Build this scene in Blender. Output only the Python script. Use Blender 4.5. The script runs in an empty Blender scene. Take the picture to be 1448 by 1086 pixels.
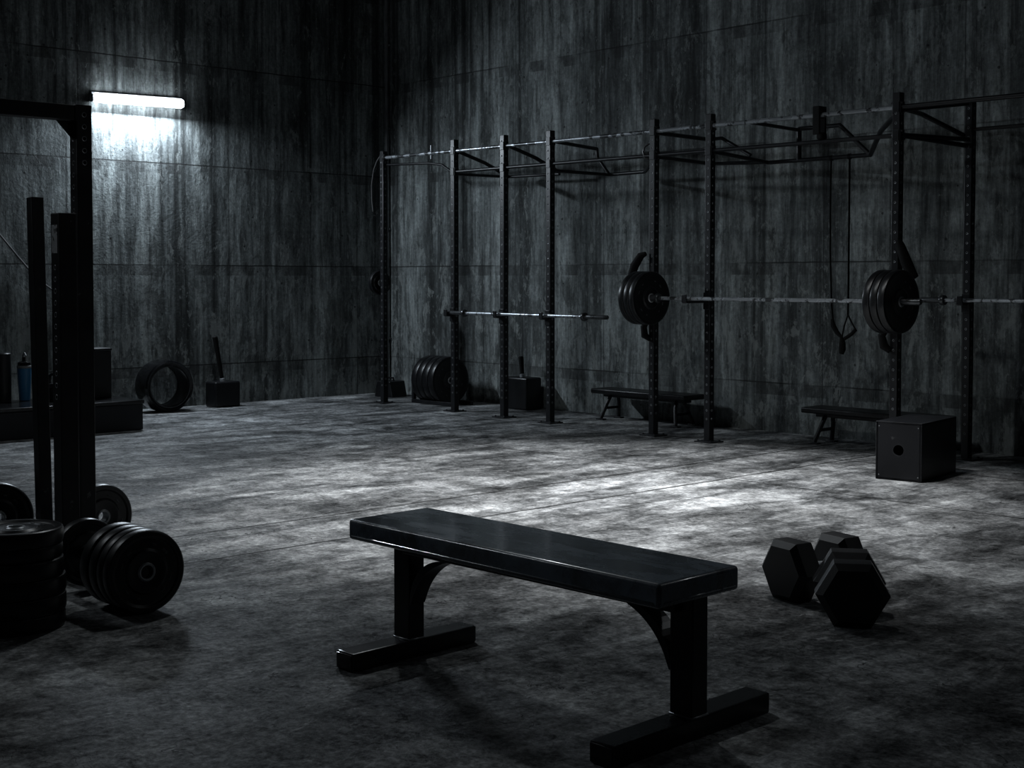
import bpy, bmesh, math, random
from mathutils import Vector, Matrix
random.seed(7)
PI = math.pi
S = bpy.context.scene
COL = S.collection

# ------------------------------------------------------------------ helpers
class MB:
    """collects shapes into one mesh"""
    def __init__(s):
        s.bm = bmesh.new()

    def _new(s, verts0, mi, M=None):
        vs = [v for v in s.bm.verts if v not in verts0] if verts0 is not None else None

    def box(s, c, d, bev=0.0, seg=2, rot=None, mi=0):
        b2 = bmesh.new()
        bmesh.ops.create_cube(b2, size=1.0)
        for v in b2.verts:
            v.co = Vector((v.co.x * d[0], v.co.y * d[1], v.co.z * d[2]))
        if bev > 0:
            bmesh.ops.bevel(b2, geom=list(b2.edges), offset=bev, segments=seg, profile=0.5, affect='EDGES', clamp_overlap=True)
        b2.normal_update()
        for f in b2.faces:
            f.smooth = max(abs(f.normal.x), abs(f.normal.y), abs(f.normal.z)) < .999
        M = Matrix.Translation(Vector(c)) @ (rot.to_4x4() if rot is not None else Matrix())
        s._merge(b2, M, mi)
        return s

    def _merge(s, b2, M, mi=0):
        b2.transform(M)
        mp = {}
        for v in b2.verts:
            mp[v] = s.bm.verts.new(v.co)
        for f in b2.faces:
            try:
                nf = s.bm.faces.new([mp[v] for v in f.verts])
                nf.material_index = mi if mi else f.material_index
                nf.smooth = f.smooth
            except ValueError:
                pass
        b2.free()

    def lathe(s, prof, origin=(0, 0, 0), axis=(0, 0, 1), seg=48, up=None, start=0.0, mi=0):
        """profile of (radius, height) turned about axis"""
        a = Vector(axis).normalized()
        u = Vector(up) if up is not None else (Vector((1, 0, 0)) if abs(a.x) < .9 else Vector((0, 1, 0)))
        u = (u - a * u.dot(a)).normalized()
        w = a.cross(u)
        o = Vector(origin)
        rings = []
        for r, h in prof:
            if r < 1e-6:
                rings.append([s.bm.verts.new(o + a * h)])
            else:
                rings.append([s.bm.verts.new(o + a * h + (u * math.cos(start + 2 * PI * k / seg) + w * math.sin(start + 2 * PI * k / seg)) * r) for k in range(seg)])
        for i in range(len(rings) - 1):
            A, B = rings[i], rings[i + 1]
            for k in range(seg):
                k2 = (k + 1) % seg
                if len(A) == 1 and len(B) == 1:
                    continue
                if len(A) == 1:
                    f = [A[0], B[k2], B[k]]
                elif len(B) == 1:
                    f = [A[k], A[k2], B[0]]
                else:
                    f = [A[k], A[k2], B[k2], B[k]]
                try:
                    nf = s.bm.faces.new(f); nf.smooth = True; nf.material_index = mi
                except ValueError:
                    pass
        return s

    def cyl(s, p0, p1, r, r2=None, seg=20, bev=0.0, mi=0):
        p0, p1 = Vector(p0), Vector(p1)
        L = (p1 - p0).length
        r2 = r if r2 is None else r2
        pr = [(0, 0), (r - bev, 0), (r, bev), (r2, L - bev), (r2 - bev, L), (0, L)] if bev > 0 else [(0, 0), (r, 0), (r2, L), (0, L)]
        return s.lathe(pr, p0, p1 - p0, seg, mi=mi)

    def tube(s, pts, r, seg=10, mi=0, flat=None):
        """swept round (or flat strap) section along points"""
        pts = [Vector(p) for p in pts]
        n = len(pts)
        prev_u = None
        rings = []
        for i, p in enumerate(pts):
            t = (pts[min(i + 1, n - 1)] - pts[max(i - 1, 0)]).normalized()
            if prev_u is None:
                ref = Vector((0, 0, 1)) if abs(t.z) < .9 else Vector((1, 0, 0))
                u = (ref - t * ref.dot(t)).normalized()
            else:
                u = (prev_u - t * prev_u.dot(t)).normalized()
            prev_u = u
            w = t.cross(u)
            rx, ry = (r, r) if flat is None else flat
            rr = r[i] if isinstance(r, (list, tuple)) else None
            if rr is not None: rx = ry = rr
            rings.append([s.bm.verts.new(p + u * rx * math.cos(2 * PI * k / seg) + w * ry * math.sin(2 * PI * k / seg)) for k in range(seg)])
        for i in range(n - 1):
            for k in range(seg):
                k2 = (k + 1) % seg
                f = s.bm.faces.new([rings[i][k], rings[i][k2], rings[i + 1][k2], rings[i + 1][k]])
                f.smooth = True; f.material_index = mi
        for rg, rev in ((rings[0], True), (rings[-1], False)):
            f = s.bm.faces.new(rg[::-1] if rev else rg); f.material_index = mi
        return s

    def prism(s, poly, M, t, bev=0.0, mi=0):
        """polygon (x,y) extruded by t along local z, placed with M"""
        b2 = bmesh.new()
        vs = [b2.verts.new((x, y, -t / 2)) for x, y in poly]
        f = b2.faces.new(vs)
        r = bmesh.ops.extrude_face_region(b2, geom=[f])
        for v in r['geom']:
            if isinstance(v, bmesh.types.BMVert):
                v.co.z += t
        if bev > 0:
            bmesh.ops.bevel(b2, geom=list(b2.edges), offset=bev, segments=2, profile=.5, affect='EDGES', clamp_overlap=True)
        s._merge(b2, M, mi)
        return s

    def build(s, name, mats, parent=None, loc=None, rot=None, ang=32):
        bmesh.ops.recalc_face_normals(s.bm, faces=list(s.bm.faces))
        me = bpy.data.meshes.new(name)
        s.bm.to_mesh(me); s.bm.free()
        for m in (mats if isinstance(mats, (list, tuple)) else [mats]):
            me.materials.append(m)
        sm = [p.use_smooth for p in me.polygons]
        me.set_sharp_from_angle(angle=math.radians(ang))
        me.polygons.foreach_set('use_smooth', sm)
        o = bpy.data.objects.new(name, me)
        COL.objects.link(o)
        if parent is not None:
            o.parent = parent
        if loc is not None: o.location = loc
        if rot is not None: o.rotation_euler = rot
        return o

def tag(o, label=None, cat=None, group=None, kind=None):
    if label: o['label'] = label
    if cat: o['category'] = cat
    if group: o['group'] = group
    if kind: o['kind'] = kind
    return o

def empty(name, loc, rz=0.0, label=None, cat=None, group=None):
    o = bpy.data.objects.new(name, None)
    COL.objects.link(o)
    o.empty_display_size = .05
    o.location = loc; o.rotation_euler = (0, 0, rz)
    return tag(o, label, cat, group)

def copy_tree(o, parent=None):
    c = o.copy(); COL.objects.link(c); c.parent = parent
    for ch in [x for x in bpy.data.objects if x.parent == o]:
        copy_tree(ch, c)
    return c

def rotz(a): return Matrix.Rotation(a, 3, 'Z')

# ------------------------------------------------------------------ materials
class NT:
    def __init__(s, name):
        s.m = bpy.data.materials.new(name); s.m.use_nodes = True
        s.t = s.m.node_tree; s.n = s.t.nodes; s.l = s.t.links
        s.b = s.n['Principled BSDF']
        s.tc = s.n.new('ShaderNodeTexCoord')
    def mapping(s, scale, loc=(0, 0, 0), out='Object', rot=(0, 0, 0)):
        m = s.n.new('ShaderNodeMapping'); m.inputs['Scale'].default_value = scale; m.inputs['Location'].default_value = loc
        m.inputs['Rotation'].default_value = rot
        s.l.new(s.tc.outputs[out], m.inputs['Vector']); return m.outputs[0]
    def noise(s, vec, scale, detail=5, rough=.55, dist=0.0):
        n = s.n.new('ShaderNodeTexNoise'); n.inputs['Scale'].default_value = scale; n.inputs['Detail'].default_value = detail
        n.inputs['Roughness'].default_value = rough; n.inputs['Distortion'].default_value = dist
        if vec is not None: s.l.new(vec, n.inputs['Vector'])
        return n.outputs['Fac']
    def voronoi(s, vec, scale, feature='F1'):
        n = s.n.new('ShaderNodeTexVoronoi'); n.feature = feature; n.inputs['Scale'].default_value = scale
        s.l.new(vec, n.inputs['Vector']); return n.outputs['Distance']
    def ramp(s, fac, stops, interp='LINEAR'):
        r = s.n.new('ShaderNodeValToRGB'); cr = r.color_ramp; cr.interpolation = interp
        while len(cr.elements) < len(stops): cr.elements.new(.5)
        for e, (p, c) in zip(cr.elements, stops):
            e.position = p; e.color = (c, c, c, 1) if isinstance(c, (int, float)) else (*c, 1)
        s.l.new(fac, r.inputs[0]); return r.outputs[0]
    def math(s, op, a, b=None, clamp=False):
        n = s.n.new('ShaderNodeMath'); n.operation = op; n.use_clamp = clamp
        for i, x in enumerate((a, b)):
            if x is None: continue
            if isinstance(x, (int, float)): n.inputs[i].default_value = x
            else: s.l.new(x, n.inputs[i])
        return n.outputs[0]
    def mix(s, fac, a, b, mode='MIX'):
        n = s.n.new('ShaderNodeMix'); n.data_type = 'RGBA'; n.blend_type = mode
        for i, x in ((0, fac), (6, a), (7, b)):
            if isinstance(x, (int, float)):
                n.inputs[i].default_value = x if i == 0 else (x, x, x, 1)
            elif isinstance(x, tuple): n.inputs[i].default_value = (*x, 1)
            else: s.l.new(x, n.inputs[i])
        return n.outputs[2]
    def sep(s, vec):
        n = s.n.new('ShaderNodeSeparateXYZ'); s.l.new(vec, n.inputs[0]); return n.outputs
    def bump(s, h, strength=.3, dist=.01):
        n = s.n.new('ShaderNodeBump'); n.inputs['Strength'].default_value = strength; n.inputs['Distance'].default_value = dist
        s.l.new(h, n.inputs['Height']); s.l.new(n.outputs[0], s.b.inputs['Normal'])
    def edge_wear(s, radius, gain=7.0):
        bv = s.n.new('ShaderNodeBevel'); bv.samples = 4; bv.inputs['Radius'].default_value = radius
        ge = s.n.new('ShaderNodeNewGeometry')
        dt = s.n.new('ShaderNodeVectorMath'); dt.operation = 'DOT_PRODUCT'
        s.l.new(bv.outputs[0], dt.inputs[0]); s.l.new(ge.outputs['Normal'], dt.inputs[1])
        return s.math('MULTIPLY', s.math('SUBTRACT', 1.0, dt.outputs['Value']), gain, True)
    def set(s, **k):
        for key, v in k.items():
            nm = {'base': 'Base Color', 'rough': 'Roughness', 'metal': 'Metallic', 'spec': 'Specular IOR Level', 'coat': 'Coat Weight',
                  'coatr': 'Coat Roughness', 'em': 'Emission Color', 'ems': 'Emission Strength', 'alpha': 'Alpha', 'trans': 'Transmission Weight'}[key]
            i = s.b.inputs[nm]
            if isinstance(v, (int, float)): i.default_value = v
            elif isinstance(v, tuple): i.default_value = (*v, 1)
            else: s.l.new(v, i)
        return s.m

def joint_line(t, coord, period, offset, width):
    f = t.math('FRACT', t.math('DIVIDE', t.math('SUBTRACT', coord, offset), period))
    d = t.math('MULTIPLY', t.math('SUBTRACT', .5, t.math('ABSOLUTE', t.math('SUBTRACT', f, .5))), period)
    return t.math('LESS_THAN', d, width)

def mat_wall(name, horiz, seed):
    """board-marked, water-stained bare concrete. horiz = 'X' or 'Y' is the axis along the wall"""
    t = NT(name)
    o = t.tc.outputs['Object']
    x, y, z = t.sep(o)
    h = x if horiz == 'X' else y
    big = t.noise(t.mapping((.55, .55, .45), (seed, seed, 0)), 1.0, 4)
    streak = t.noise(t.mapping((3.0, 3.0, .13), (seed, 3, 1)), 1.0, 7, .66, .12)
    fine = t.noise(t.mapping((15, 15, 1.6), (seed, 7, 2)), 1.0, 6, .7, .2)
    grain = t.noise(t.mapping((1, 1, 1), (seed, 0, 0)), 30, 5, .72)
    blot = t.noise(t.mapping((2.4, 2.4, 1.5), (seed + 3, 1, 4)), 1.6, 8, .72, .5)
    c = t.ramp(streak, [(.36, (.045, .05, .05)), (.45, (.14, .155, .155)), (.56, (.25, .275, .273)), (.7, (.36, .39, .385))])
    c = t.mix(.85, c, t.ramp(fine, [(.34, .2), (.5, .9), (.64, 1.6)]), 'MULTIPLY')
    c = t.mix(.7, c, t.ramp(blot, [(.34, .45), (.5, .95), (.66, 1.35)]), 'MULTIPLY')
    c = t.mix(.7, c, t.ramp(big, [(.35, .55), (.6, 1.15)]), 'MULTIPLY')
    c = t.mix(.7, c, t.ramp(grain, [(.3, .45), (.52, 1.0), (.7, 1.5)]), 'MULTIPLY')
    # dark runs that come down from the lift joints
    run = t.noise(t.mapping((4.2, 4.2, .06), (seed + 11, 2, 9)), 1.0, 5, .6, .1)
    runm = t.ramp(run, [(.56, 0), (.63, 1)])
    c = t.mix(t.math('MULTIPLY', runm, .78), c, (.018, .020, .020))
    # peeled skin: small paler chips and dark damp patches, more of them low on the wall
    low = t.math('SUBTRACT', 1.0, t.math('DIVIDE', z, 2.2), True)
    pn = t.noise(t.mapping((2.2, 2.2, 1.0), (seed + 5, 8, 1)), 2.6, 9, .74, .3)
    peel = t.ramp(t.math('ADD', pn, t.math('MULTIPLY', low, .10)), [(.60, 0), (.635, 1)])
    c = t.mix(t.math('MULTIPLY', peel, .5), c, (.33, .355, .345))
    chip = t.ramp(t.noise(t.mapping((9, 9, 4.2), (seed + 8, 4, 3)), 1.6, 8, .74, .3), [(.585, 0), (.62, 1)])
    c = t.mix(t.math('MULTIPLY', chip, .38), c, (.38, .41, .40))
    gouge = t.ramp(t.noise(t.mapping((8, 8, 3.6), (seed + 28, 4, 3)), 1.6, 8, .74, .3), [(.585, 0), (.615, 1)])
    c = t.mix(t.math('MULTIPLY', gouge, .5), c, (.03, .033, .032))
    dn = t.noise(t.mapping((1.7, 1.7, .8), (seed + 15, 2, 6)), 1.7, 9, .72, .3)
    damp = t.ramp(t.math('ADD', dn, t.math('MULTIPLY', low, .09)), [(.60, 0), (.635, 1)])
    c = t.mix(t.math('MULTIPLY', damp, .5), c, (.028, .030, .029))
    # pits
    pit = t.math('LESS_THAN', t.voronoi(t.mapping((1, 1, 1)), 9.0), .10)
    pit = t.math('MULTIPLY', pit, t.math('GREATER_THAN', t.noise(t.mapping((1, 1, 1), (2, 2, 2)), 3.0, 2), .54))
    c = t.mix(t.math('MULTIPLY', pit, .8), c, (.02, .02, .02))
    # lift joints and panel joints
    wob = t.math('MULTIPLY', t.math('SUBTRACT', t.noise(t.mapping((1, 1, 0)), 5.0, 3), .5), .012)
    jz = joint_line(t, t.math('ADD', z, wob), .985, .402, .006)
    brk = t.ramp(t.noise(t.mapping((1.1, 1.1, 1.1), (seed, 6, 1)), 1.0, 3), [(.44, .12), (.56, .9)] if horiz == 'X' else [(.34, .25), (.46, 1)])
    jz = t.math('MULTIPLY', jz, brk)
    jh = joint_line(t, t.math('ADD', h, t.math('MULTIPLY', wob, .5)), 1.2 if horiz == 'X' else 1.58, 4.535 if horiz == 'X' else -.374, .0045)
    j = t.math('MAXIMUM', jz, t.math('MULTIPLY', jh, .7))
    c = t.mix(t.math('MULTIPLY', j, .85), c, (.014, .014, .014))
    # stained band just under each lift joint
    fz = t.math('FRACT', t.math('DIVIDE', t.math('SUBTRACT', z, .402), .985))
    band = t.math('GREATER_THAN', fz, .90)
    bandn = t.ramp(t.noise(t.mapping((3, 3, 1.2), (seed, 4, 4)), 1.5, 4), [(.47, 0), (.58, .6)])
    c = t.mix(t.math('MULTIPLY', band, bandn), c, (.03, .031, .031))
    hgt = t.math('ADD', t.math('MULTIPLY', streak, .6), t.math('ADD', t.math('MULTIPLY', blot, .8), t.math('MULTIPLY', grain, .4)))
    hgt = t.math('SUBTRACT', hgt, t.math('ADD', t.math('MULTIPLY', j, .5), t.math('MULTIPLY', pit, .5)))
    hgt = t.math('ADD', hgt, t.math('MULTIPLY', peel, -.25))
    t.bump(hgt, .55, .02)
    return t.set(base=c, rough=.82, spec=.25)

def mat_floor():
    t = NT('floor_concrete')
    x, y, z = t.sep(t.tc.outputs['Object'])
    m = t.mapping((1, 1, 1))
    a = t.noise(m, .8, 6, .6, .5)
    b = t.noise(t.mapping((1, 1, 1), (4, 1, 0), rot=(0, 0, .83)), 2.3, 8, .66, .8)
    st = t.noise(t.mapping((3.2, 1.1, 1), (2, 8, 0), rot=(0, 0, .82)), 1.0, 9, .72, .5)
    g = t.noise(m, 42, 7, .78)
    fl = t.noise(t.mapping((1, 1, 1), (9, 9, 0)), 9, 7, .7, .4)
    c = t.ramp(st, [(.36, (.04, .042, .043)), (.46, (.13, .134, .137)), (.56, (.28, .287, .29)), (.7, (.44, .447, .45))])
    c = t.mix(.85, c, t.ramp(b, [(.36, .4), (.5, .9), (.64, 1.25)]), 'MULTIPLY')
    c = t.mix(.8, c, t.ramp(a, [(.38, .35), (.58, 1.2)]), 'MULTIPLY')
    c = t.mix(.8, c, t.ramp(fl, [(.37, .4), (.5, 1.0), (.64, 1.6)]), 'MULTIPLY')
    c = t.mix(.7, c, t.ramp(g, [(.38, .42), (.5, .97), (.62, 1.8)]), 'MULTIPLY')
    # flaked pale scuffs
    sc = t.noise(t.mapping((2.2, 1, 1), (1, 3, 0), rot=(0, 0, .8)), 5.5, 9, .74, .6)
    scm = t.ramp(sc, [(.615, 0), (.66, .7)])
    c = t.mix(scm, c, (.33, .335, .335))
    wob = t.math('MULTIPLY', t.math('SUBTRACT', t.noise(m, 4.0, 3), .5), .02)
    jx = joint_line(t, t.math('ADD', x, wob), 6.1, 6.665, .012)
    jx2 = joint_line(t, t.math('ADD', x, wob), 6.1, 6.08, .012)
    jy = t.math('MAXIMUM', joint_line(t, t.math('ADD', y, wob), 14.0, -1.08, .009), t.math('MULTIPLY', joint_line(t, t.math('ADD', y, wob), 14.0, -2.36, .011), .85))
    j = t.math('MAXIMUM', t.math('MAXIMUM', jx, jx2), jy)
    c = t.mix(t.math('MULTIPLY', j, .9), c, (.010, .010, .010))
    # fine wandering cracks
    w = t.noise(t.mapping((1, 1, 1), (3, 5, 0)), 1.1, 5, .6, .3)
    cr = t.math('LESS_THAN', t.math('ABSOLUTE', t.math('SUBTRACT', w, .5)), .0011)
    c = t.mix(t.math('MULTIPLY', cr, .8), c, (.012, .012, .012))
    r = t.ramp(t.math('ADD', t.math('MULTIPLY', b, .5), t.math('MULTIPLY', fl, .5)), [(.38, .46), (.52, .62), (.66, .78)])
    hg = t.math('ADD', t.math('MULTIPLY', g, .5), t.math('ADD', t.math('MULTIPLY', fl, .8), t.math('MULTIPLY', st, .7)))
    hg = t.math('SUBTRACT', hg, t.math('MULTIPLY', t.math('MAXIMUM', j, cr), .6))
    t.bump(hg, .8, .016)
    sp = t.math('MULTIPLY', t.ramp(t.math('ADD', t.math('MULTIPLY', g, .55), t.math('MULTIPLY', fl, .45)), [(.42, .02), (.5, .2), (.6, .75)]), .62)
    return t.set(base=c, rough=r, spec=sp)

def mat_plain(name, col, rough, spec=.5, metal=0.0, wear=0.0, wear_col=(.16, .165, .17), scale=30, bump=.08, wear_at=.66, edge=0.0, edge_r=.004):
    t = NT(name)
    n = t.noise(t.mapping((1, 1, 1)), scale, 6, .65)
    n2 = t.noise(t.mapping((1, 1, 1), (3, 3, 3)), scale * .22, 5, .6)
    c = t.mix(.8, col, t.ramp(n2, [(.35, .7), (.65, 1.35)]), 'MULTIPLY')
    if wear > 0:
        wm = t.ramp(t.math('ADD', t.math('MULTIPLY', n, .62), t.math('MULTIPLY', n2, .42)), [(wear_at, 0), (wear_at + .03, wear)])
        c = t.mix(wm, c, wear_col)
    if edge > 0:
        # rubbed-off paint, plus edge highlights painted into the colour
        em = t.edge_wear(edge_r)
        em = t.math('MULTIPLY', em, t.ramp(t.math('ADD', t.math('MULTIPLY', n, .5), t.math('MULTIPLY', n2, .5)), [(.42, .1), (.56, 1)]))
        c = t.mix(t.math('MULTIPLY', em, edge), c, (.22, .23, .24))
    r = t.math('ADD', t.math('MULTIPLY', n2, .25), rough - .125)
    t.bump(n, bump, .003)
    return t.set(base=c, rough=r, spec=spec, metal=metal)

def mat_vinyl():
    t = NT('vinyl_black')
    m = t.mapping((1, 1, 1))
    n = t.noise(t.mapping((1, 2.4, 1)), 5.5, 7, .66, .6)
    g = t.noise(m, 320, 3, .5)
    s = t.noise(t.mapping((1, 3, 1), (2, 1, 0), rot=(0, 0, .25)), 17, 6, .7, .4)
    c = t.mix(.9, (.052, .068, .088), t.ramp(n, [(.38, .35), (.6, 1.8)]), 'MULTIPLY')
    c = t.mix(t.ramp(s, [(.56, 0), (.7, .5)]), c, (.075, .09, .105))
    em = t.math('MULTIPLY', t.edge_wear(.016, 8.0), t.ramp(s, [(.38, .35), (.55, 1)]))
    c = t.mix(t.math('MULTIPLY', em, .85), c, (.46, .49, .52))  # pale rim is a highlight painted into the pad colour
    r = t.ramp(n, [(.36, .18), (.5, .26), (.64, .42)])
    t.bump(t.math('ADD', t.math('MULTIPLY', g, .5), t.math('MULTIPLY', n, 1.0)), .12, .004)
    return t.set(base=c, rough=r, spec=.6, coat=.7, coatr=.12)

M_WALL_L = mat_wall('concrete_left', 'Y', 2.0)
M_WALL_R = mat_wall('concrete_right', 'X', 9.0)
M_FLOOR = mat_floor()
M_CEIL = mat_plain('ceiling_concrete', (.06, .06, .06), .85, .2, scale=6)
M_STEEL = mat_plain('black_powder_coat', (.0065, .007, .0085), .40, .42, wear=.5, wear_at=.67, scale=42, edge=.4, edge_r=.003)
M_STEEL2 = mat_plain('black_bench_paint', (.006, .0065, .008), .30, .5, wear=.5, wear_at=.67, scale=26, edge=.55)
M_BARE = mat_plain('worn_bare_steel', (.34, .355, .37), .38, .5, metal=.55, scale=25)
M_BARSTEEL = mat_plain('bar_steel', (.46, .49, .52), .28, .5, metal=.55, wear=.9, wear_col=(.03, .03, .03), wear_at=.535, scale=12)
M_SLEEVE = mat_plain('dark_sleeve_steel', (.10, .105, .11), .3, .5, metal=.6, wear=.9, wear_col=(.02, .02, .02), wear_at=.54, scale=14)
M_HOLE = mat_plain('hole_dark', (.002, .002, .002), .8, .1)
M_RUBBER = mat_plain('black_rubber', (.0042, .0045, .0055), .36, .42, edge=.65, edge_r=.006, scale=60, bump=.12)  # edge tint paints in the bright rim arcs of the plates
M_HEX = mat_plain('hex_rubber', (.0075, .008, .0095), .44, .42, wear=.3, wear_at=.67, scale=22, bump=.1, edge=.45, edge_r=.005)
M_VINYL = mat_vinyl()
M_WOOD = mat_plain('black_plywood', (.0055, .006, .008), .42, .4, edge=.4, wear=.4, wear_at=.675, wear_col=(.10, .10, .10), scale=14)
M_GLOSS = mat_plain('black_gloss_plastic', (.004, .0042, .005), .18, .45, edge=.4, edge_r=.005, scale=10, bump=.03)  # edge tint paints in glints on the platform corners
M_FABRIC = mat_plain('black_webbing', (.007, .007, .007), .8, .2, scale=120, bump=.3)
M_BLUE = mat_plain('blue_plastic', (.02, .095, .19), .3, .5, scale=8, bump=.02)
M_LABEL = mat_plain('worn_pale_sticker', (.30, .31, .32), .6, .3, wear=.95, wear_col=(.02, .02, .02), wear_at=.545, scale=45)
M_GREY = mat_plain('grey_cable', (.10, .10, .10), .6, .3)
M_CONDUIT = mat_plain('painted_conduit', (.15, .155, .16), .5, .4)
M_HOUS = mat_plain('lamp_housing', (.25, .26, .27), .45, .4)
t = NT('lamp_diffuser'); M_LAMP = t.set(base=(.8, .85, .9), em=(.83, .92, 1.0), ems=15.0, rough=.3)

# ------------------------------------------------------------------ setting
def slab(name, c, d, m):
    b = MB(); b.box(c, d)
    o = b.build(name, m)
    o['kind'] = 'structure'
    return o
LX, LY, HT = 14.5, 12.5, 5.2
slab('floor', (LX / 2, -LY / 2, -.1), (LX + .4, LY + .4, .2), M_FLOOR)
slab('wall_left', (-.1, -LY / 2, HT / 2), (.2, LY, HT), M_WALL_L)
slab('wall_right', (LX / 2, .1, HT / 2), (LX + .4, .2, HT), M_WALL_R)
slab('ceiling', (LX / 2, -LY / 2, HT + .1), (LX + .4, LY + .4, .2), M_CEIL)

# ------------------------------------------------------------------ shared shape makers
def add_holes(mb, s, z0, z1, step, faces, r=.0068):
    """punched holes with worn rims on the faces of a square tube of side s (mats: 1 rim, 2 dark)"""
    n = int((z1 - z0) / step)
    for f in faces:
        d = Vector(f)
        for k in range(n + 1):
            z = z0 + k * step
            o = Vector((d.x * s / 2, d.y * s / 2, z))
            mb.lathe([(r * .8, -.003), (r * .8, .0006), (r * 1.1, .0012), (r * 1.22, -.0005)], o, d, 12, mi=1)
            mb.lathe([(0, .0004), (r * .82, .0004), (r * .82, -.001)], o, d, 12, mi=2)

def plate_mb(r, t, hub=.06):
    """bumper plate about +X axis, from x=-t/2 to t/2, bore left open for the sleeve"""
    b = MB(); h = t / 2
    half = [(.0265, h - .004), (hub, h - .004), (hub + .008, h - .001), (hub + .018, h - .001), (hub + .028, h - .008),
            (r * .80, h - .008), (r * .86, h - .001), (r * .955, h), (r * .985, h - .003), (r, h - .011)]
    prof = half + [(a, -x) for a, x in half[::-1]] + [half[0]]
    b.lathe(prof, (0, 0, 0), (1, 0, 0), 64)
    # raised marks cast on both faces
    for sgn in (-1, 1):
        for k in range(12):
            if k % 3 == 0: continue
            a = k * PI / 6 + .2
            rm = r * .66
            b.box((sgn * (h - .0065), math.cos(a) * rm, math.sin(a) * rm), (.004, .006, .022 if k % 2 else .014), .001, 1, rot=Matrix.Rotation(a + PI / 2 - PI / 2, 3, 'X'))
    return b

def ring_mb(t):
    b = MB(); h = t / 2
    b.lathe([(.0255, -h - .001), (.0255, h + .001), (.030, h + .002), (.036, h - .003), (.036, -h + .003), (.030, -h - .002), (.0255, -h - .001)], (0, 0, 0), (1, 0, 0), 40)
    return b

_pl = {}
def plate(name, r, t, loc, label, group=None, flat=False, rz=0.0):
    key = (round(r, 4), round(t, 4))
    if key not in _pl:
        root = empty(name, (0, 0, 0))
        plate_mb(r, t).build('disc', M_RUBBER, root)
        ring_mb(t).build('hub_ring', M_BARE, root)
        _pl[key] = root; o = root
    else:
        o = copy_tree(_pl[key])
        if 'group' in o: del o['group']
    o.location = loc
    o.rotation_euler = (0, PI / 2 * -1, rz) if flat else (0, 0, rz)
    tag(o, label, 'weight plate', group)
    return o

# ------------------------------------------------------------------ main bench
def make_bench():
    x0, x1 = 8.388, 9.712
    yc = -6.325
    root = empty('flat_bench', ((x0 + x1) / 2, yc, 0), math.radians(1.2), 'large black flat bench with scuffed padded top in the foreground', 'bench')
    L = x1 - x0
    b = MB()
    # padded top with rounded rim
    W = .34; rc = .012
    b.box((0, 0, .4335), (L, W, .067), rc, 4)
    o = b.build('seat_pad', M_VINYL, root, ang=50)
    p = MB()
    hx, hy = L / 2 - .0, W / 2 - .0
    p.tube([(-hx + .02, -hy - .001, .414), (hx - .02, -hy - .001, .414)], .0022, 6)
    p.tube([(hx + .001, -hy + .02, .414), (hx + .001, hy - .02, .414)], .0022, 6)
    p.tube([(-hx + .02, hy + .001, .414), (hx - .02, hy + .001, .414)], .0022, 6)
    p.tube([(-hx - .001, -hy + .02, .414), (-hx - .001, hy - .02, .414)], .0022, 6)
    p.build('seam', M_VINYL, o)
    f = MB(); f.box((.0, .027, .3725), (L - .19, .07, .055), .004, rot=rotz(math.radians(1.2)))
    f.build('frame_rail', M_STEEL2, root)
    f = MB(); f.box((0, 0, .396), (L - .12, .24, .008), .002)
    f.build('mounting_plate', M_STEEL2, root)
    for k, (lx, fx, fy0, fy1, ly) in enumerate(((8.475, 8.475, -6.575, -6.05, .015), (9.626, 9.622, -6.613, -5.945, .058))):
        sx = lx - (x0 + x1) / 2
        g = MB(); g.box((sx, ly, .228), (.08, .066, .34), .004)
        leg = g.build('leg', M_STEEL2, root)
        w = MB()
        # weld bead round the foot of the leg
        zc = .0615
        w.tube([(sx - .04, ly - .033, zc), (sx + .04, ly - .033, zc), (sx + .04, ly + .033, zc), (sx - .04, ly + .033, zc), (sx - .04, ly - .033, zc)], .0035, 6)
        w.build('weld', M_BARE, leg)
        fb = MB(); yc2 = (fy0 + fy1) / 2 - yc
        fb.box((fx - (x0 + x1) / 2, yc2, .030), (.086, fy1 - fy0, .060), .005)
        foot = fb.build('foot', M_STEEL2, root)
        for e in (-1, 1):
            pd = MB(); pd.box((fx - (x0 + x1) / 2, yc2 + e * ((fy1 - fy0) / 2 + .0025), .030), (.076, .006, .05), .002)
            pd.build('end_cap', M_GLOSS, foot)
        # curved gusset between leg and rail
        d = 1 if k == 0 else -1
        cx = sx + d * (.04 + .165); cz = .345 - .165
        poly = []
        for i in range(15):
            a = PI / 2 * i / 14
            poly.append((cx - d * .165 * math.cos(a), cz + .165 * math.sin(a)))
        for i in range(15):
            a = PI / 2 * (14 - i) / 14
            ri = .165 - .005 - .020 * math.sin(2 * a) ** .7 if 0 < i < 14 else .160
            poly.append((cx - d * ri * math.cos(a), cz + ri * math.sin(a)))
        # local (x,y) -> world (x,z)
        M = Matrix(((1, 0, 0, 0), (0, 0, -1, ly), (0, 1, 0, 0), (0, 0, 0, 1)))
        gm = MB(); gm.prism(poly, M, .062)
        gm.build('gusset', M_STEEL2, root)
    return root
make_bench()

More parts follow.
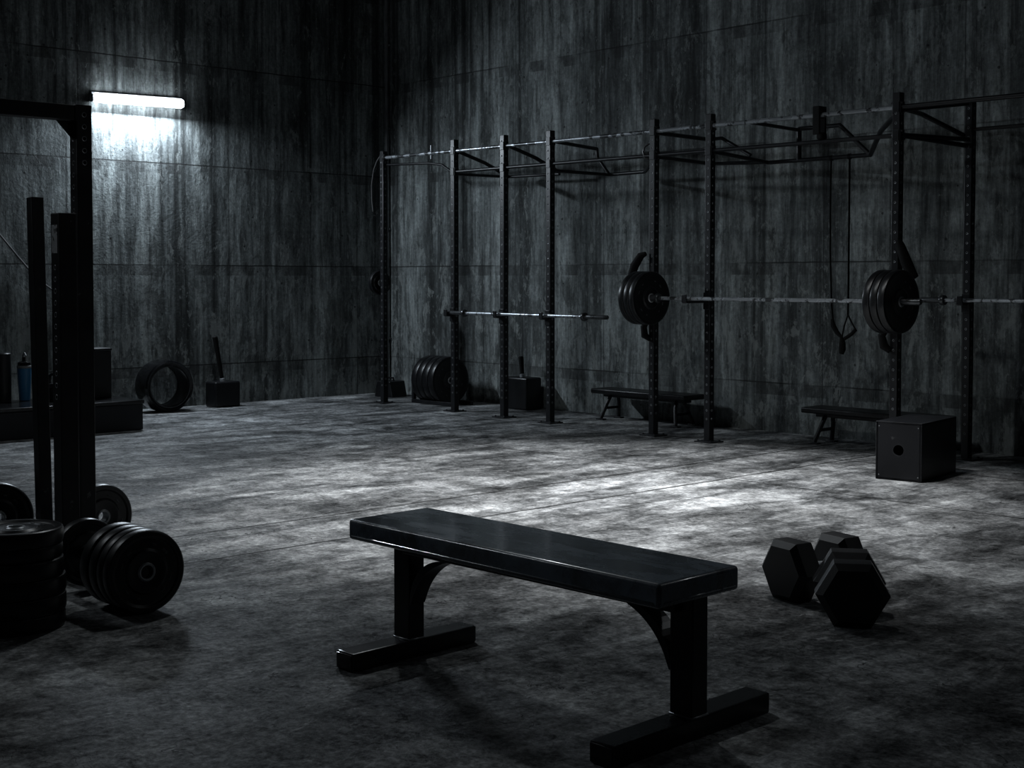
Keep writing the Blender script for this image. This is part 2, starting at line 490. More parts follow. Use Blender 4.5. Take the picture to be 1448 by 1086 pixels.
# ------------------------------------------------------------------ dumbbells
def make_dumbbell(c1, c2, label):
    """c1, c2: floor points under the two heads"""
    R_ = .133; ap = R_ * math.cos(PI / 6); Lh = .12
    c1, c2 = Vector(c1), Vector(c2)
    mid = (c1 + c2) / 2; d = (c2 - c1); ang = math.atan2(d.y, d.x); sep = d.length
    root = empty('hex_dumbbell', (mid.x, mid.y, 0), ang, label, 'dumbbell', 'hex dumbbells on the open floor')
    for sg in (-1, 1):
        b = MB()
        x0 = sg * sep / 2 - Lh / 2
        pr = [(0, 0), (R_ * .80, 0), (R_ * .995, .022), (R_, .026), (R_, Lh - .026), (R_ * .995, Lh - .022), (R_ * .80, Lh), (0, Lh)]
        b.lathe(pr, (x0, 0, ap), (1, 0, 0), 6, up=(0, 1, 0))
        b.build('hex_head', M_HEX, root, ang=20)
    h = MB()
    Lg = sep - Lh + .02
    prof = [(0, -Lg / 2), (.017, -Lg / 2), (.0185, -Lg / 4), (.0205, 0), (.0185, Lg / 4), (.017, Lg / 2), (0, Lg / 2)]
    h.lathe(prof, (0, 0, ap), (1, 0, 0), 24)
    h.build('handle', M_BARSTEEL, root)
    return root
make_dumbbell((8.864, -4.73), (8.919, -4.487), 'black hex dumbbell lying farther from the camera, partly hidden behind another')
make_dumbbell((9.247, -4.894), (9.122, -4.726), 'nearer black hex dumbbell with its flat end facing the camera')

# ------------------------------------------------------------------ plyo box
def make_plyo():
    a = math.radians(9)
    v = rotz(a) @ Vector((-.1475, .29, 0))
    root = empty('plyo_box', (7.59 + v.x, -1.64 + v.y, 0), a, 'black wooden plyo box with round hand hole on the floor by the rig', 'plyo box')
    w, d, h = .297, .58, .365
    # front panel has a round hole: make panel as polygon ring
    b = MB()
    t_ = .018
    b.box((0, 0, h - t_ / 2), (w, d, t_), .003)
    b.box((0, 0, t_ / 2), (w, d, t_), .003)
    b.box((w / 2 - t_ / 2, 0, h / 2), (t_, d, h - .002), .003)
    b.box((-w / 2 + t_ / 2, 0, h / 2), (t_, d, h - .002), .003)
    b.box((0, d / 2 - t_ / 2, h / 2), (w - .002, t_, h - .002), .003)
    b.build('body', M_WOOD, root)
    # front panel with the hole
    f = MB(); bm = f.bm
    n = 32; hr = .034; cx, cz = .0, h * .52
    def ringpts(yy):
        outer, inner = [], []
        for k in range(n):
            an = 2 * PI * (k + .5) / n
            dx, dz = math.cos(an), math.sin(an)
            tx = ((w / 2 - .001) - cx * (1 if dx > 0 else -1)) / abs(dx) if abs(dx) > 1e-6 else 1e9
            tz = ((h - .001 - cz) if dz > 0 else cz - .001) / abs(dz) if abs(dz) > 1e-6 else 1e9
            tt = min(tx, tz)
            outer.append(bm.verts.new((cx + dx * tt, yy, cz + dz * tt)))
            inner.append(bm.verts.new((cx + dx * hr, yy, cz + dz * hr)))
        return outer, inner
    o1, i1 = ringpts(-d / 2); o2, i2 = ringpts(-d / 2 + t_)
    for k in range(n):
        k2 = (k + 1) % n
        for q in ([o1[k], o1[k2], i1[k2], i1[k]], [o2[k2], o2[k], i2[k], i2[k2]], [i1[k], i1[k2], i2[k2], i2[k]], [o1[k2], o1[k], o2[k], o2[k2]]):
            fc = bm.faces.new(q); fc.smooth = True
    f.build('front_panel', M_WOOD, root)
    for sx in (-1, 1):
        for sz in (.03, h - .03):
            s = MB(); s.cyl((sx * (w / 2 - .022), -d / 2 + .001, sz), (sx * (w / 2 - .022), -d / 2 - .0015, sz), .0035, seg=10)
            s.build('screw', M_BARE, root)
make_plyo()

# ------------------------------------------------------------------ pull-up rig along the right wall
RIG_A = math.atan2(-.24, 6.003)
rig = empty('pull_up_rig', (1.025, -.785, 0), RIG_A, 'long black steel pull up rig of drilled posts and bars along the right wall', 'rig')
def rigW(u, v, z=0):
    ca, sa = math.cos(RIG_A), math.sin(RIG_A)
    return Vector((1.025 + u * ca - v * sa, -.785 + u * sa + v * ca, z))
SU = .056
def make_upright(u, v, h):
    b = MB()
    b.box((0, 0, h / 2 + .004), (SU, SU, h - .008), .004)
    b.box((0, 0, h - .002), (SU - .006, SU - .006, .006), .001)
    add_holes(b, SU, .18, h - .05, .066, ((1, 0, 0), (0, -1, 0), (-1, 0, 0), (0, 1, 0)))
    o = b.build('upright', [M_STEEL, M_BARE, M_HOLE], rig, (u, v, 0))
    p = MB()
    p.box((0, 0, .005), (.17, .15, .010), .002)
    for sx in (-1, 1):
        for sy in (-1, 1):
            p.lathe([(0, .019), (.007, .019), (.009, .017), (.009, .009)], (sx * .062, sy * .052, 0), (0, 0, 1), 6)
    p.build('base_plate', M_STEEL, o)
    return o
FRONT = [(0, 2.535), (1.164, 2.56), (1.893, 2.545), (2.518, 2.533), (3.757, 2.52), (4.345, 2.507), (6.004, 2.496)]
for u, h in FRONT: make_upright(u, 0, h)
make_upright(6.165, .62, 2.49)
make_upright(7.9, 0, 2.49)
make_upright(7.9, .62, 2.49)
VB = .62
def upz(u): return 2.470 - .0118 * u
def loz(u): return 2.272 - .0098 * u
def bar(name, pts, r, m=M_STEEL, seg=12):
    b = MB(); b.tube(pts, r, seg); return b.build(name, m, rig)
# front pull-up bars bay by bay: steel upper bar, black lower bar
us = [u for u, h in FRONT]
for a_, b_ in zip(us[:-1], us[1:]):
    bar('pull_up_bar', [(a_ + SU / 2, 0, upz(a_)), (b_ - SU / 2, 0, upz(b_))], .0165, M_BARSTEEL)
    if a_ > 1:
        bar('lower_bar', [(a_ + SU / 2, 0, loz(a_)), (b_ - SU / 2, 0, loz(b_))], .0155)
# bars that carry on to the right of the picture
bar('pull_up_bar', [(6.004 + SU / 2, 0, upz(6.0)), (7.9, 0, upz(7.9))], .0165, M_STEEL)
bar('lower_bar', [(6.004 + SU / 2, .0, loz(6.0)), (6.165, VB - SU / 2, loz(6.1))], .0155)
# brackets (flanges) where bars meet posts
for u, h in FRONT:
    for zz in ((upz(u), loz(u)) if u > 1 else (upz(u),)):
        b = MB()
        for sg in (-1, 1):
            b.box((u + sg * (SU / 2 + .003), 0, zz), (.006, .05, .075), .002)
            b.lathe([(0, .011), (.006, .011), (.007, 0)], (u + sg * (SU / 2 + .005), -.014, zz + .027), (sg, 0, 0), 6)
            b.lathe([(0, .011), (.006, .011), (.007, 0)], (u + sg * (SU / 2 + .005), .014, zz - .027), (sg, 0, 0), 6)
        b.box((u, -(SU / 2 + .002), zz), (.05, .005, .07), .002)
        b.build('bar_bracket', M_STEEL, rig)
# struts reaching back toward the wall and the back bars they hold
bar('strut', [(.03, .02, 2.40), (.75, .02, 2.37), (.95, .02, 2.34), (1.13, .0, 2.26)], .012)
bar('strut', [(1.19, .03, 2.45), (1.20, .34, 2.36), (1.22, VB, 2.24)], .018)
bar('strut', [(1.92, .03, 2.45), (1.93, .34, 2.36), (1.95, VB, 2.24)], .018)
bar('back_bar', [(1.22, VB, 2.24), (1.95, VB, 2.225)], .014)
bar('strut', [(1.16, .03, 2.24), (1.22, VB, 2.24)], .013)
bar('strut', [(2.54, .03, 2.44), (2.45, VB, 2.42)], .016)
bar('strut', [(2.45, VB, 2.42), (2.46, VB, 2.34), (2.60, VB, 2.19)], .015)
bar('strut', [(2.54, .03, 2.19), (2.60, VB, 2.18)], .015)
bar('back_bar', [(2.60, VB, 2.18), (3.05, VB, 2.18)], .016)
bar('strut', [(3.05, VB, 2.18), (3.50, .30, 2.26), (3.74, .03, 2.34)], .016)
b = MB(); b.tube([(3.70, 0, 2.33), (3.66, -.01, 2.31), (3.64, -.01, 2.27), (3.66, -.01, 2.22), (3.70, 0, 2.21)], .007, 8); b.build('loop_handle', M_STEEL, rig)
bar('strut', [(3.79, .03, 2.41), (3.78, VB, 2.40)], .017)
bar('strut', [(3.78, VB, 2.40), (3.92, VB, 2.40), (4.22, VB, 2.24)], .015)
bar('strut', [(3.79, .03, 2.22), (3.80, VB, 2.20)], .016)
bar('back_bar', [(3.80, VB, 2.20), (4.38, VB, 2.175)], .015)
bar('strut', [(4.37, .03, 2.22), (4.40, VB, 2.17)], .016)
bar('back_bar', [(4.40, VB, 2.17), (5.35, VB, 2.165)], .016)
bar('strut', [(4.74, 0.0, 2.41), (4.70, VB, 2.40)], .014)
bar('strut', [(4.70, VB, 2.42), (4.70, VB, 2.17)], .020)
bar('strut', [(4.70, VB, 2.41), (5.08, VB, 2.405), (5.35, VB, 2.165)], .017)
bar('strut', [(5.35, VB, 2.165), (5.62, .36, 2.30), (5.97, .03, 2.36)], .018)
bar('strut', [(6.03, .02, 2.39), (5.96, VB * .55, 2.385), (6.13, VB - .02, 2.24)], .017)
bar('strut', [(6.03, .02, 2.21), (6.15, VB - .02, 2.17)], .017)
bar('pull_up_bar', [(6.03, .03, 2.385), (6.155, VB - .02, 2.46)], .015)
bar('lower_bar', [(6.19, VB, 2.28), (7.9, VB, 2.265)], .013)
# clamp with upright pin on the first bar
b = MB()
b.cyl((.80, 0, upz(.8) - .055), (.80, 0, upz(.8) + .075), .009, seg=10)
b.cyl((.775, 0, upz(.8)), (.825, 0, upz(.8)), .022, seg=14)
b.build('bar_clamp', M_BARE, rig)
# dark hanger looped over the bar
b = MB()
b.box((5.36, -.0, upz(5.3) + .035), (.07, .06, .05), .018, 3)
b.box((5.36, -.035, upz(5.3) - .04), (.06, .016, .20), .006)
b.box((5.36, .035, upz(5.3) - .04), (.06, .016, .20), .006)
b.box((5.38, .0, upz(5.3) - .15), (.05, .07, .05), .014, 3)
b.build('bar_hanger', M_FABRIC, rig)

# J hooks that carry the bars
def jhook(u, z, v=0.0, reach=.075):
    b = MB(); y = v - SU / 2
    b.box((u, y - .006, z - .02), (.062, .010, .13), .003)
    a = reach - SU / 2 + .03
    b.box((u, y - a / 2 - .006, z - .026), (.046, a, .018), .004)
    b.box((u, y - a - .006, z + .0), (.046, .012, .06), .004)
    return b.build('bar_hook', M_STEEL, rig)
ZB1, ZB2 = .937, 1.105
VBAR = -.075
VLONG = -.25
ZB3 = 1.105
for u in (1.164, 1.893, 2.518): jhook(u, ZB1)
for u in (3.757, 4.345, 6.004): jhook(u, ZB2, 0.0, .25)
for u in (6.165, 7.9): jhook(u, ZB3, VB)
# padded grips strapped to the two loaded posts
def grip(name, pts, r, m=M_FABRIC):
    b = MB(); b.tube(pts, r, 12); return b.build(name, m, rig)
grip('padded_grip', [(3.70, -.035, 1.455), (3.66, -.05, 1.44), (3.60, -.06, 1.36), (3.56, -.06, 1.27)], [.018, .030, .036, .030])
grip('padded_grip', [(3.735, -.05, .93), (3.70, -.055, .87), (3.705, -.05, .80), (3.75, -.04, .775)], [.02, .026, .03, .02])
grip('padded_grip', [(6.01, .0, 1.53), (6.045, -.02, 1.47), (6.10, -.03, 1.36), (6.155, -.03, 1.26)], [.016, .032, .038, .034])
grip('padded_grip', [(5.97, -.05, .93), (5.93, -.055, .87), (5.945, -.05, .80), (5.985, -.04, .77)], [.02, .026, .03, .02])
# storage peg on the corner post and thin cord looped at its top
b = MB(); b.cyl((-.03, 0, 1.215), (-.21, 0, 1.215), .013, seg=14); b.build('storage_peg', M_BARSTEEL, rig)
b = MB(); b.tube([(-.03, -.02, 2.49), (-.09, -.02, 2.44), (-.15, -.02, 2.35), (-.185, -.02, 2.2), (-.18, -.02, 2.05), (-.16, -.02, 1.94)], .0055, 6)
tag(b.build('cord', M_GREY, None, (1.025, -.785, 0), (0, 0, RIG_A)), 'thin grey cord dangling from the top of the corner rig post', 'cord')
plate('weight_plate', .125, .05, rigW(-.075, 0, 1.215), 'small black plate hung on the peg of the corner rig post', rz=RIG_A)

# ------------------------------------------------------------------ barbells
def make_barbell(ua, ub, z, v, label, sl=.42, rs=.0145, rsl=.0215):
    L = ub - ua
    c = rigW((ua + ub) / 2, v, z)
    root = empty('barbell', c, RIG_A, label, 'barbell', None)
    b = MB(); b.cyl((-L / 2 + .03, 0, 0), (L / 2 - .03, 0, 0), rs, seg=18)
    b.build('shaft', M_BARSTEEL, root)
    for sg in (-1, 1):
        s_ = MB()
        xa = sg * (L / 2 - sl); d = (sg, 0, 0)
        s_.lathe([(rs, 0), (.034, 0), (.036, .004), (.036, .026), (.034, .03), (rsl, .03), (rsl, sl - .012), (rsl - .004, sl - .003), (0, sl)], (xa, 0, 0), d, 24)
        s_.build('sleeve', M_SLEEVE, root)
    return root
make_barbell(1.117, 3.312, ZB1, VBAR, 'bare barbell racked low across three posts at the left of the rig', .30, .0145, .018)
make_barbell(3.637, 6.36, ZB2, VLONG, 'long barbell loaded with black plates at both ends on the rig', .42)
make_barbell(5.83, 8.03, ZB3, VB - .075, 'barbell at the right edge running out of view, carried by the last post', .2, .0145, .019)
grp = 'plates loaded on the long barbell'
k_ = ['outermost', 'middle', 'innermost']
for i, u in enumerate((3.835, 3.892, 3.949)):
    plate('weight_plate', .208, .052, rigW(u, VLONG, ZB2), '%s of three black plates on the left end of the long barbell' % k_[i], grp, rz=RIG_A)
for i, u in enumerate((6.19, 6.133, 6.076)):
    plate('weight_plate', .208, .052, rigW(u, VLONG, ZB2), '%s of three black plates on the right end of the long barbell' % k_[i], grp, rz=RIG_A)

# ------------------------------------------------------------------ suspension trainer hanging from the back bar
def make_trx():
    o = rigW(5.169, VB, 0)
    root = empty('suspension_trainer', (o.x, o.y, 2.165), RIG_A, 'black suspension straps with stirrup handles hanging from the rig by the wall', 'suspension trainer')
    z0 = -2.165
    a = MB(); a.tube([(0, 0, .018), (0, 0, -.05), (.0, 0, 1.1 + z0), (-.002, 0, .985 + z0)], .006, 8, flat=(.004, .012)); a.build('strap', M_FABRIC, root)
    a = MB(); a.tube([(-.165, 0, .018), (-.17, 0, -.2), (-.168, 0, 1.45 + z0), (-.15, 0, 1.05 + z0), (-.135, 0, .93 + z0)], .006, 8, flat=(.004, .010)); a.build('strap', M_FABRIC, root)
    for nm, pts, r in (('stirrup', [(-.002, 0, .985 + z0), (-.035, 0, .90 + z0), (-.055, 0, .81 + z0)], .006),
                       ('stirrup', [(-.002, 0, .985 + z0), (.03, 0, .93 + z0), (.068, 0, .875 + z0)], .006),
                       ('grip', [(.068, 0, .875 + z0), (.03, 0, .84 + z0), (-.03, 0, .805 + z0)], .014),
                       ('grip', [(-.145, 0, .95 + z0), (-.135, 0, .90 + z0), (-.10, 0, .85 + z0), (-.055, 0, .81 + z0)], [.012, .02, .018, .011]),
                       ('foot_cradle', [(-.055, 0, .81 + z0), (-.05, 0, .77 + z0), (-.05, 0, .72 + z0), (-.058, 0, .69 + z0)], [.016, .024, .026, .018])):
        b = MB(); b.tube(pts, r, 10); b.build(nm, M_FABRIC, root)
    for ux in (0, -.165):
        c = MB(); c.lathe([(.0165, -.008), (.021, -.010), (.021, .010), (.0165, .008), (.0165, -.008)], (ux, 0, 0), (1, 0, 0), 20)
        c.build('anchor_loop', M_FABRIC, root)
make_trx()

# ------------------------------------------------------------------ low benches by the wall
def make_low_bench(name, loc, rz, L, h, label):
    root = empty(name, loc, rz, label, 'bench', 'low benches by the right wall')
    W = .27
    b = MB(); b.box((0, 0, h - .022), (L, W, .044), .012, 3); b.build('seat_pad', M_RUBBER, root)
    b = MB(); b.box((0, 0, h - .058), (L - .16, .10, .032), .004); b.build('frame_rail', M_STEEL, root)
    for e in (-1, 1):
        for sy in (-1, 1):
            g = MB()
            x0 = e * (L / 2 - .17); x1 = e * (L / 2 - .085)
            poly = [Vector((x0 - .02, sy * .045, h - .045)), Vector((x0 + .03, sy * .045, h - .045))]
            g.tube([(x0, sy * .04, h - .05), (x0 + e * .015, sy * .075, h * .55), (x1 - e * .03, sy * (W / 2 - .02), .014)], .017, 8)
            lg = g.build('leg', M_STEEL, root)
            q = MB(); q.box((x1 - e * .03, sy * (W / 2 - .02), .006), (.085, .05, .012), .003); q.build('foot_pad', M_STEEL, lg)
        q = MB(); q.box((e * (L / 2 - .138), 0, h * .38), (.026, W * .62, .022), .003); q.build('crossbar', M_STEEL, root)
    return root
make_low_bench('low_bench', (4.08, -.24, 0), 0, 1.1, .275, 'low black bench standing against the wall behind the loaded left barbell end')
make_low_bench('low_bench', (6.44, -.34, 0), 0, 1.15, .275, 'low black bench by the right wall, partly hidden behind the plyo box')

# ------------------------------------------------------------------ plate cradle with plates by the corner
cr = empty('plate_cradle', (1.50, -.42, 0), 0, 'small black floor stand holding big plates upright near the corner', 'stand')
b = MB()
for sy in (-1, 1):
    b.box((0, sy * .13, .02), (.62, .035, .04), .004)
b.box((.0, 0, .02), (.035, .26, .038), .004)
b.build('base_frame', M_STEEL, cr)
b = MB(); b.box((-.29, -.13, .165), (.035, .035, .25), .004); b.box((-.29, .13, .165), (.035, .035, .25), .004); b.box((-.29, 0, .29), (.035, .29, .03), .004); b.build('end_post', M_STEEL, cr)
w_ = ['leftmost', 'second', 'third', 'rightmost']
for i in range(4):
    plate('weight_plate', .238, .082, (1.335 + i * .088, -.42, .238 + .005), '%s of four big black plates upright in the floor stand by the corner' % w_[i], 'big plates in the floor stand')

# ------------------------------------------------------------------ sledge hammers
def make_hammer(loc, hd, hl, lean, label, rz=0.0):
    root = empty('sledgehammer', loc, rz, label, 'sledgehammer', 'block headed hammers by the walls')
    b = MB(); b.box((0, 0, hd[2] / 2), hd, .018, 3); b.build('head', M_RUBBER, root)
    h = MB(); d = Vector((lean[0], lean[1], 1)).normalized()
    p0 = Vector((0, 0, hd[2] - .02))
    h.tube([p0, p0 + d * hl * .3, p0 + d * hl * .7, p0 + d * (hl - .01), p0 + d * hl], [.018, .02, .024, .026, .018], 14); h.build('handle', M_FABRIC, root)
    c = MB(); c.lathe([(.018, 0), (.028, 0), (.026, .03), (.018, .034)], p0 + Vector((0, 0, .015)), d, 16); c.build('collar', M_BARE, root)
    return root
make_hammer((.26, -2.19, 0), (.2, .28, .25), .47, (-.06, -.15), 'black block headed hammer with upright handle, head down by the left wall')
make_hammer((2.44, -.19, 0), (.33, .2, .31), .22, (-.12, 0.0), 'black block headed hammer with short handle, head down by the right wall')

# ------------------------------------------------------------------ tyre
ty = empty('tyre', (.33, -2.86, 0), math.radians(-4), 'hollow black tyre ring standing on edge by the left wall', 'tyre')
b = MB(); R0, r0, w0 = .245, .19, .135
b.lathe([(r0, -w0 + .02), (r0 + .008, -w0 + .004), (R0 - .022, -w0), (R0 - .004, -w0 + .018), (R0, -w0 + .05), (R0, w0 - .05), (R0 - .004, w0 - .018), (R0 - .022, w0), (r0 + .008, w0 - .004), (r0, w0 - .02), (r0, -w0 + .02)], (0, 0, R0), (1, 0, 0), 72)
b.build('tread', M_GLOSS, ty)
b = MB()
for sg in (-1, 1):
    b.lathe([(r0 - .004, sg * (w0 - .012)), (r0 + .004, sg * (w0 + .003)), (r0 + .012, sg * (w0 + .002)), (r0 + .012, sg * (w0 - .012)), (r0 - .004, sg * (w0 - .012))], (0, 0, R0), (1, 0, 0), 72)
b.build('rim_bead', M_RUBBER, ty)

# ------------------------------------------------------------------ step platform and things on it
pf = empty('step_platform', (1.3, -4.62, 0), 0, 'wide low black step platform by the left wall with a shiny edged top', 'platform')
b = MB(); b.box((0, 0, .112), (.70, 1.72, .216), .006); b.build('base', M_WOOD, pf)
b = MB(); b.box((0, 0, .2345), (.72, 1.74, .031), .007, 3); b.build('top_board', M_GLOSS, pf)
b = MB()
for yy in (-.83, -.3, .3, .83):
    for xx in (-.3, .3):
        b.cyl((xx, yy, 0), (xx, yy, .008), .02, seg=12)
b.build('rubber_feet', M_RUBBER, pf)
wb = empty('water_bottle', (1.06, -4.515, .25), 0, 'blue water bottle with black lid on the step platform', 'bottle')
b = MB(); b.lathe([(0, .001), (.040, .001), (.044, .006), (.046, .06), (.052, .16), (.056, .25), (.056, .268), (.05, .272), (0, .272)], (0, 0, 0), (0, 0, 1), 32); b.build('body', M_BLUE, wb)
b = MB(); b.lathe([(0, .27), (.058, .27), (.058, .288), (.05, .292), (0, .292)], (0, 0, 0), (0, 0, 1), 32); b.build('rim', M_CONDUIT, wb)
b = MB(); b.lathe([(0, .29), (.054, .29), (.052, .318), (.03, .326), (.018, .33), (.016, .36), (0, .364)], (0, 0, 0), (0, 0, 1), 28)
lid = b.build('lid', M_GLOSS, wb)
b = MB(); b.tube([(-.03, .0, .325), (-.02, 0, .375), (.01, 0, .395), (.035, 0, .375), (.04, 0, .325)], .006, 8); b.build('carry_loop', M_CONDUIT, lid)
fr = empty('foam_roller', (1.05, -4.70, .25), 0, 'black foam roller standing on end beside the blue bottle', 'foam roller')
b = MB(); b.lathe([(.03, .0), (.068, .0), (.074, .006), (.074, .394), (.068, .40), (.03, .40), (.03, 0)], (0, 0, 0), (0, 0, 1), 36); b.build('cylinder', M_RUBBER, fr)
sb = empty('storage_box', (1.14, -3.955, .25), math.radians(2), 'tall plain black box standing on the right end of the step platform', 'box')
b = MB(); b.box((0, 0, .2), (.21, .235, .40), .008, 3); b.build('body', M_RUBBER, sb)
b = MB(); b.box((0, 0, .408), (.218, .243, .022), .006); b.build('lid', M_WOOD, sb)
kb = empty('kettlebell', (1.22, -4.325, .25), .4, 'black kettlebell on the step platform, mostly hidden behind the foreground posts', 'kettlebell')
b = MB(); b.lathe([(0, 0), (.05, 0), (.075, .02), (.088, .065), (.08, .115), (.055, .14), (0, .148)], (0, 0, 0), (0, 0, 1), 36); b.build('bell', M_RUBBER, kb)
b = MB(); b.tube([(-.055, 0, .115), (-.064, 0, .16), (-.055, 0, .20), (-.03, 0, .218), (.03, 0, .218), (.055, 0, .20), (.064, 0, .16), (.055, 0, .115)], .0145, 12); b.build('handle', M_RUBBER, kb)

# ------------------------------------------------------------------ block in the corner
fb_ = empty('floor_block', (.46, -.28, 0), .1, 'small black wedge shaped block on the floor behind the corner rig post', 'block')
b = MB()
M = Matrix(((1, 0, 0, 0), (0, 0, -1, 0), (0, 1, 0, 0), (0, 0, 0, 1)))
b.prism([(-.13, 0), (.15, 0), (.11, .17), (-.09, .17)], M, .22, .01)
b.build('body', M_RUBBER, fb_)
b = MB(); b.tube([(-.05, 0, .165), (-.045, 0, .20), (.05, 0, .20), (.055, 0, .165)], .01, 8); b.build('handle', M_FABRIC, fb_)

# ------------------------------------------------------------------ foreground squat stand
ss = empty('squat_stand', (6.315, -6.446, 0), 0, 'tall black squat stand at the left with a crossbeam leaving the picture', 'squat stand')
def stand_post(y):
    b = MB(); s_ = .071; h = 2.012
    b.box((0, y, h / 2 + .03), (s_, s_, h - .06), .004)
    bb = MB(); add_holes(bb, s_, .25, h - .04, .052, ((0, -1, 0), (0, 1, 0)), .009); add_holes(bb, s_, 1.76, h - .04, .052, ((1, 0, 0), (-1, 0, 0)), .010)
    bb.bm.transform(Matrix.Translation((0, y, 0)))
    b._merge(bb.bm, Matrix())
    o = b.build('upright', [M_STEEL, M_BARE, M_HOLE], ss)
    f = MB(); f.box((-.14, y, .032), (.5, .071, .064), .004); f.build('foot', M_STEEL, o)
stand_post(0.0); stand_post(-1.25)
b = MB(); b.box((0, -.625, 1.975), (.062, 1.178, .066), .003); b.build('crossbeam', M_STEEL, ss)
b = MB()
Mg = Matrix(((0, 0, 1, 0), (1, 0, 0, 0), (0, 1, 0, 0), (0, 0, 0, 1)))
b.prism([(-.036, 1.94), (-.11, 1.94), (-.036, 1.86)], Mg, .012)
b.build('gusset_plate', M_STEEL, ss)
b = MB()
b.prism([(-1.214, 1.94), (-1.14, 1.94), (-1.214, 1.86)], Mg, .012)
b.build('gusset_plate', M_STEEL, ss)
b = MB()
for y in (-.036, -1.214):
    b.box((.0, y, 1.975), (.07, .008, .072), .002)
b.build('beam_flange', M_STEEL, ss)

# ------------------------------------------------------------------ weight sled with two posts
sl = empty('weight_sled', (6.464, -6.597, 0), 0, 'black push sled with two plain posts in front of the tall stand', 'sled')
b = MB()
b.box((.02, -.055, .035), (1.15, .06, .07), .005)
b.build('base_rail', M_STEEL, sl)
b = MB(); b.box((0, 0, .80), (.08, .08, 1.46), .004)
bb = MB(); add_holes(bb, .08, .75, 1.32, .05, ((0, -1, 0),), .010); b._merge(bb.bm, Matrix())
o = b.build('post', [M_STEEL, M_BARE, M_HOLE], sl)
b = MB(); b.box((0, -.0405, 1.42), (.056, .002, .12), .0005, 1); b.build('sticker', M_LABEL, o)
o['label'] = 'thick drilled post with a scuffed pale sticker near its top'
b = MB()
b.box((0, 0, .84), (.058, .058, 1.56), .004)
o = b.build('post', M_STEEL, sl, (-.366, .06, 0), (0, math.radians(-2.2), 0))
b = MB(); b.box((0, -.02, .075), (.17, .14, .012), .002); b.box((-.366, .0, .075), (.12, .15, .012), .002); b.build('mounting_flange', M_STEEL, sl)
b = MB(); b.cyl((.04, -.12, .157), (.91, -.12, .157), .0235, seg=24); b.build('plate_peg', M_STEEL, sl)
b = MB(); b.box((.06, -.08, .12), (.03, .10, .12), .003); b.build('peg_bracket', M_STEEL, sl)

grp = 'plates loaded on the sled peg'
PY = -6.70
lab = ['front black plate with steel hub ring on the sled peg, face fully visible', 'second black plate from the front on the sled peg',
       'third black plate from the front on the sled peg', 'rearmost black plate of the row on the sled peg']
for i, (x, r, th) in enumerate(((7.352, .157, .05), (7.300, .157, .046), (7.238, .157, .052), (7.165, .157, .058))):
    plate('weight_plate', r, th, (x, PY, .157), lab[i], grp)
plate('weight_plate', .135, .05, (6.86, PY, .157), 'smaller black plate on the sled peg between the post and the row of plates', grp)
plate('weight_plate', .150, .052, (6.10, -6.27, .150), 'black plate standing on edge behind the tall left post', 'loose plates standing behind the posts', rz=math.radians(4))
plate('weight_plate', .160, .055, (5.86, -6.66, .160), 'black plate standing on edge at the left edge behind the flat stack', 'loose plates standing behind the posts', rz=math.radians(-10))
# flat stack
z = 0.0
rows = [('bottom plate', .178, .058), ('second plate from the bottom', .172, .064), ('third plate from the bottom', .175, .066),
        ('fourth plate from the bottom', .172, .064), ('fifth plate from the bottom', .165, .050), ('topmost plate', .165, .058)]
for i, (nm, r, th) in enumerate(rows):
    plate('weight_plate', r, th, (7.215 + (.004 if i % 2 else -.003), -7.135 + (.003 if i % 3 else -.004), z + th / 2), '%s of the flat black plate stack at the left edge' % nm, 'plates stacked flat on the floor', flat=True, rz=.5 * i)
    z += th

# ------------------------------------------------------------------ cable and conduit on the walls
b = MB(); b.tube([(.02, -4.9, 2.45), (.02, -4.55, 1.98), (.02, -4.284, 1.647), (.02, -4.12, 1.45), (.02, -4.02, 1.335), (.02, -3.90, 1.22), (.02, -3.76, 1.12), (.02, -3.66, 1.03), (.02, -3.60, .9), (.02, -3.58, .4), (.02, -3.58, .01)], .009, 8)
tag(b.build('cable', M_GREY), 'dark cable slanting down the left wall behind the posts', 'cable')
cp = empty('conduit_pipe', (.10, -.04, 0), 0, 'thin pale conduit pipe running up the corner above the rig', 'pipe')
b = MB(); b.cyl((0, 0, .0), (0, 0, 5.19), .018, seg=14); b.build('pipe', M_CONDUIT, cp)
for zz in (.6, 1.8, 2.9, 3.8):
    b = MB(); b.lathe([(.018, -.012), (.023, -.012), (.023, .012), (.018, .012)], (0, 0, zz), (0, 0, 1), 16); b.box((0, .025, zz), (.05, .028, .022), .003); b.build('clip', M_CONDUIT, cp)

# ------------------------------------------------------------------ wall lamp
LZ = 2.943
lp = empty('wall_lamp', (0, -2.952, LZ), 0, 'bright tubular batten lamp mounted high on the left wall', 'lamp')
b = MB()
b.box((.022, 0, .012), (.044, .93, .075), .006)
b.box((.022, 0, .053), (.044, .93, .006), .002)
b.build('housing', M_HOUS, lp)
b = MB()
pts = [(.066, -.462, 0), (.066, -.456, 0), (.066, -.44, 0), (.066, .44, 0), (.066, .456, 0), (.066, .462, 0)]
b.tube(pts, [.026, .037, .045, .045, .037, .026], 20)
b.build('diffuser', M_LAMP, lp)
for sg in (-1, 1):
    b = MB(); b.box((.045, sg * .466, 0), (.074, .014, .07), .006, 3); b.build('end_cap', M_HOUS, lp)
lp.rotation_euler = (math.radians(1.3), 0, 0)

# ------------------------------------------------------------------ lights
def light(kind, name, loc, energy, col=(1, 1, 1), **k):
    d = bpy.data.lights.new(name, kind); d.energy = energy; d.color = col
    for a_, v_ in k.items(): setattr(d, a_, v_)
    o = bpy.data.objects.new(name, d); COL.objects.link(o); o.location = loc
    return o
def aim(o, p):
    o.rotation_euler = (Vector(p) - Vector(o.location)).to_track_quat('-Z', 'Y').to_euler()
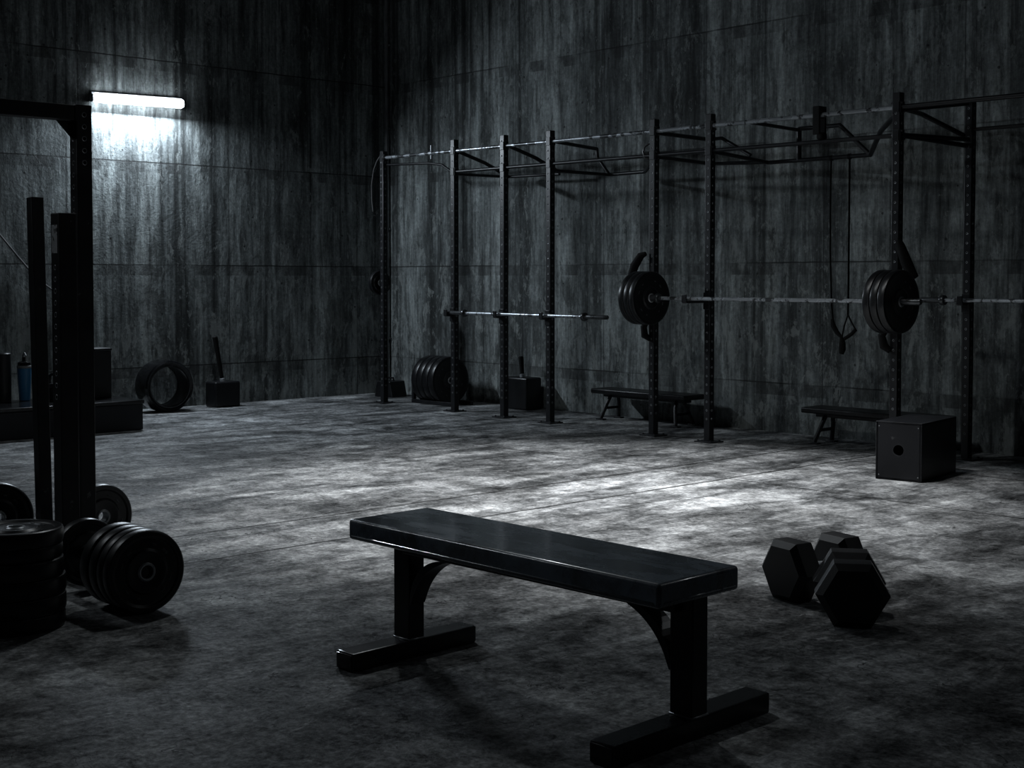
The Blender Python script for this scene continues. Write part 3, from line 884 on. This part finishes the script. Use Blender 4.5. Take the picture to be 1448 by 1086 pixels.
# shaded batten over the middle of the floor, just above the frame: the bright pool
pl_ = light('AREA', 'floor_batten', (6.55, -3.45, 4.7), 88, (.97, .985, 1.0), shape='RECTANGLE', size=1.3, size_y=.3, spread=math.radians(64))
# bare lamp that reaches the walls
sp = light('SPOT', 'hall_lamp', (5.5, -4.4, 4.4), 150, (.90, .97, 1.0), spot_size=math.radians(150), spot_blend=1.0, shadow_soft_size=.10)
# unseen strip light added and stretched to highlight the bench pad's long rim
s2 = light('AREA', 'added_rim_light', (4.1, -8.8, 4.6), 4, (.86, .94, 1.0), shape='RECTANGLE', size=3.4, size_y=.16, spread=math.radians(55))
d_ = (Vector((9.0, -6.35, .4)) - s2.location).normalized()
zx = -d_; xx = Vector((1, 0, 0)); xx = (xx - zx * xx.dot(zx)).normalized(); yx = zx.cross(xx)
s2.rotation_euler = Matrix((xx, yx, zx)).transposed().to_euler()
# lamp on the right hand side, behind the dumbbells
s3 = light('SPOT', 'right_lamp', (11.4, -1.7, 4.5), 30, (.90, .96, 1.0), spot_size=math.radians(80), spot_blend=1.0, shadow_soft_size=.12)
aim(s3, (9.0, -5.6, .3))
# light thrown out of the wall batten
al = light('AREA', 'batten_light', (.09, -2.952, LZ - .06), 78, (.78, .89, 1.0), shape='RECTANGLE', size=.06, size_y=.88)
al.rotation_euler = (0, math.radians(-38), 0)

W_ = bpy.data.worlds.new('World'); S.world = W_; W_.use_nodes = True
W_.node_tree.nodes['Background'].inputs[0].default_value = (.55, .65, .8, 1)
W_.node_tree.nodes['Background'].inputs[1].default_value = .006

# ------------------------------------------------------------------ camera
cam = bpy.data.cameras.new('camera'); co = bpy.data.objects.new('camera', cam); COL.objects.link(co)
PITCH = math.radians(2.2)
co.location = (12.01, -9.096, 1.25)
co.rotation_euler = (PI / 2 - PITCH, 0, math.radians(47.506))
cam.sensor_width = 36; cam.lens = 36 * 1920 / 1448
cam.shift_y = -(543 - (395 + 1920 * math.tan(PITCH))) / 1448
cam.clip_start = .05
S.camera = co
S.view_settings.view_transform = 'Standard'; S.view_settings.look = 'None'
S.view_settings.exposure = 0.0; S.view_settings.gamma = 1.0
S.view_settings.use_curve_mapping = False
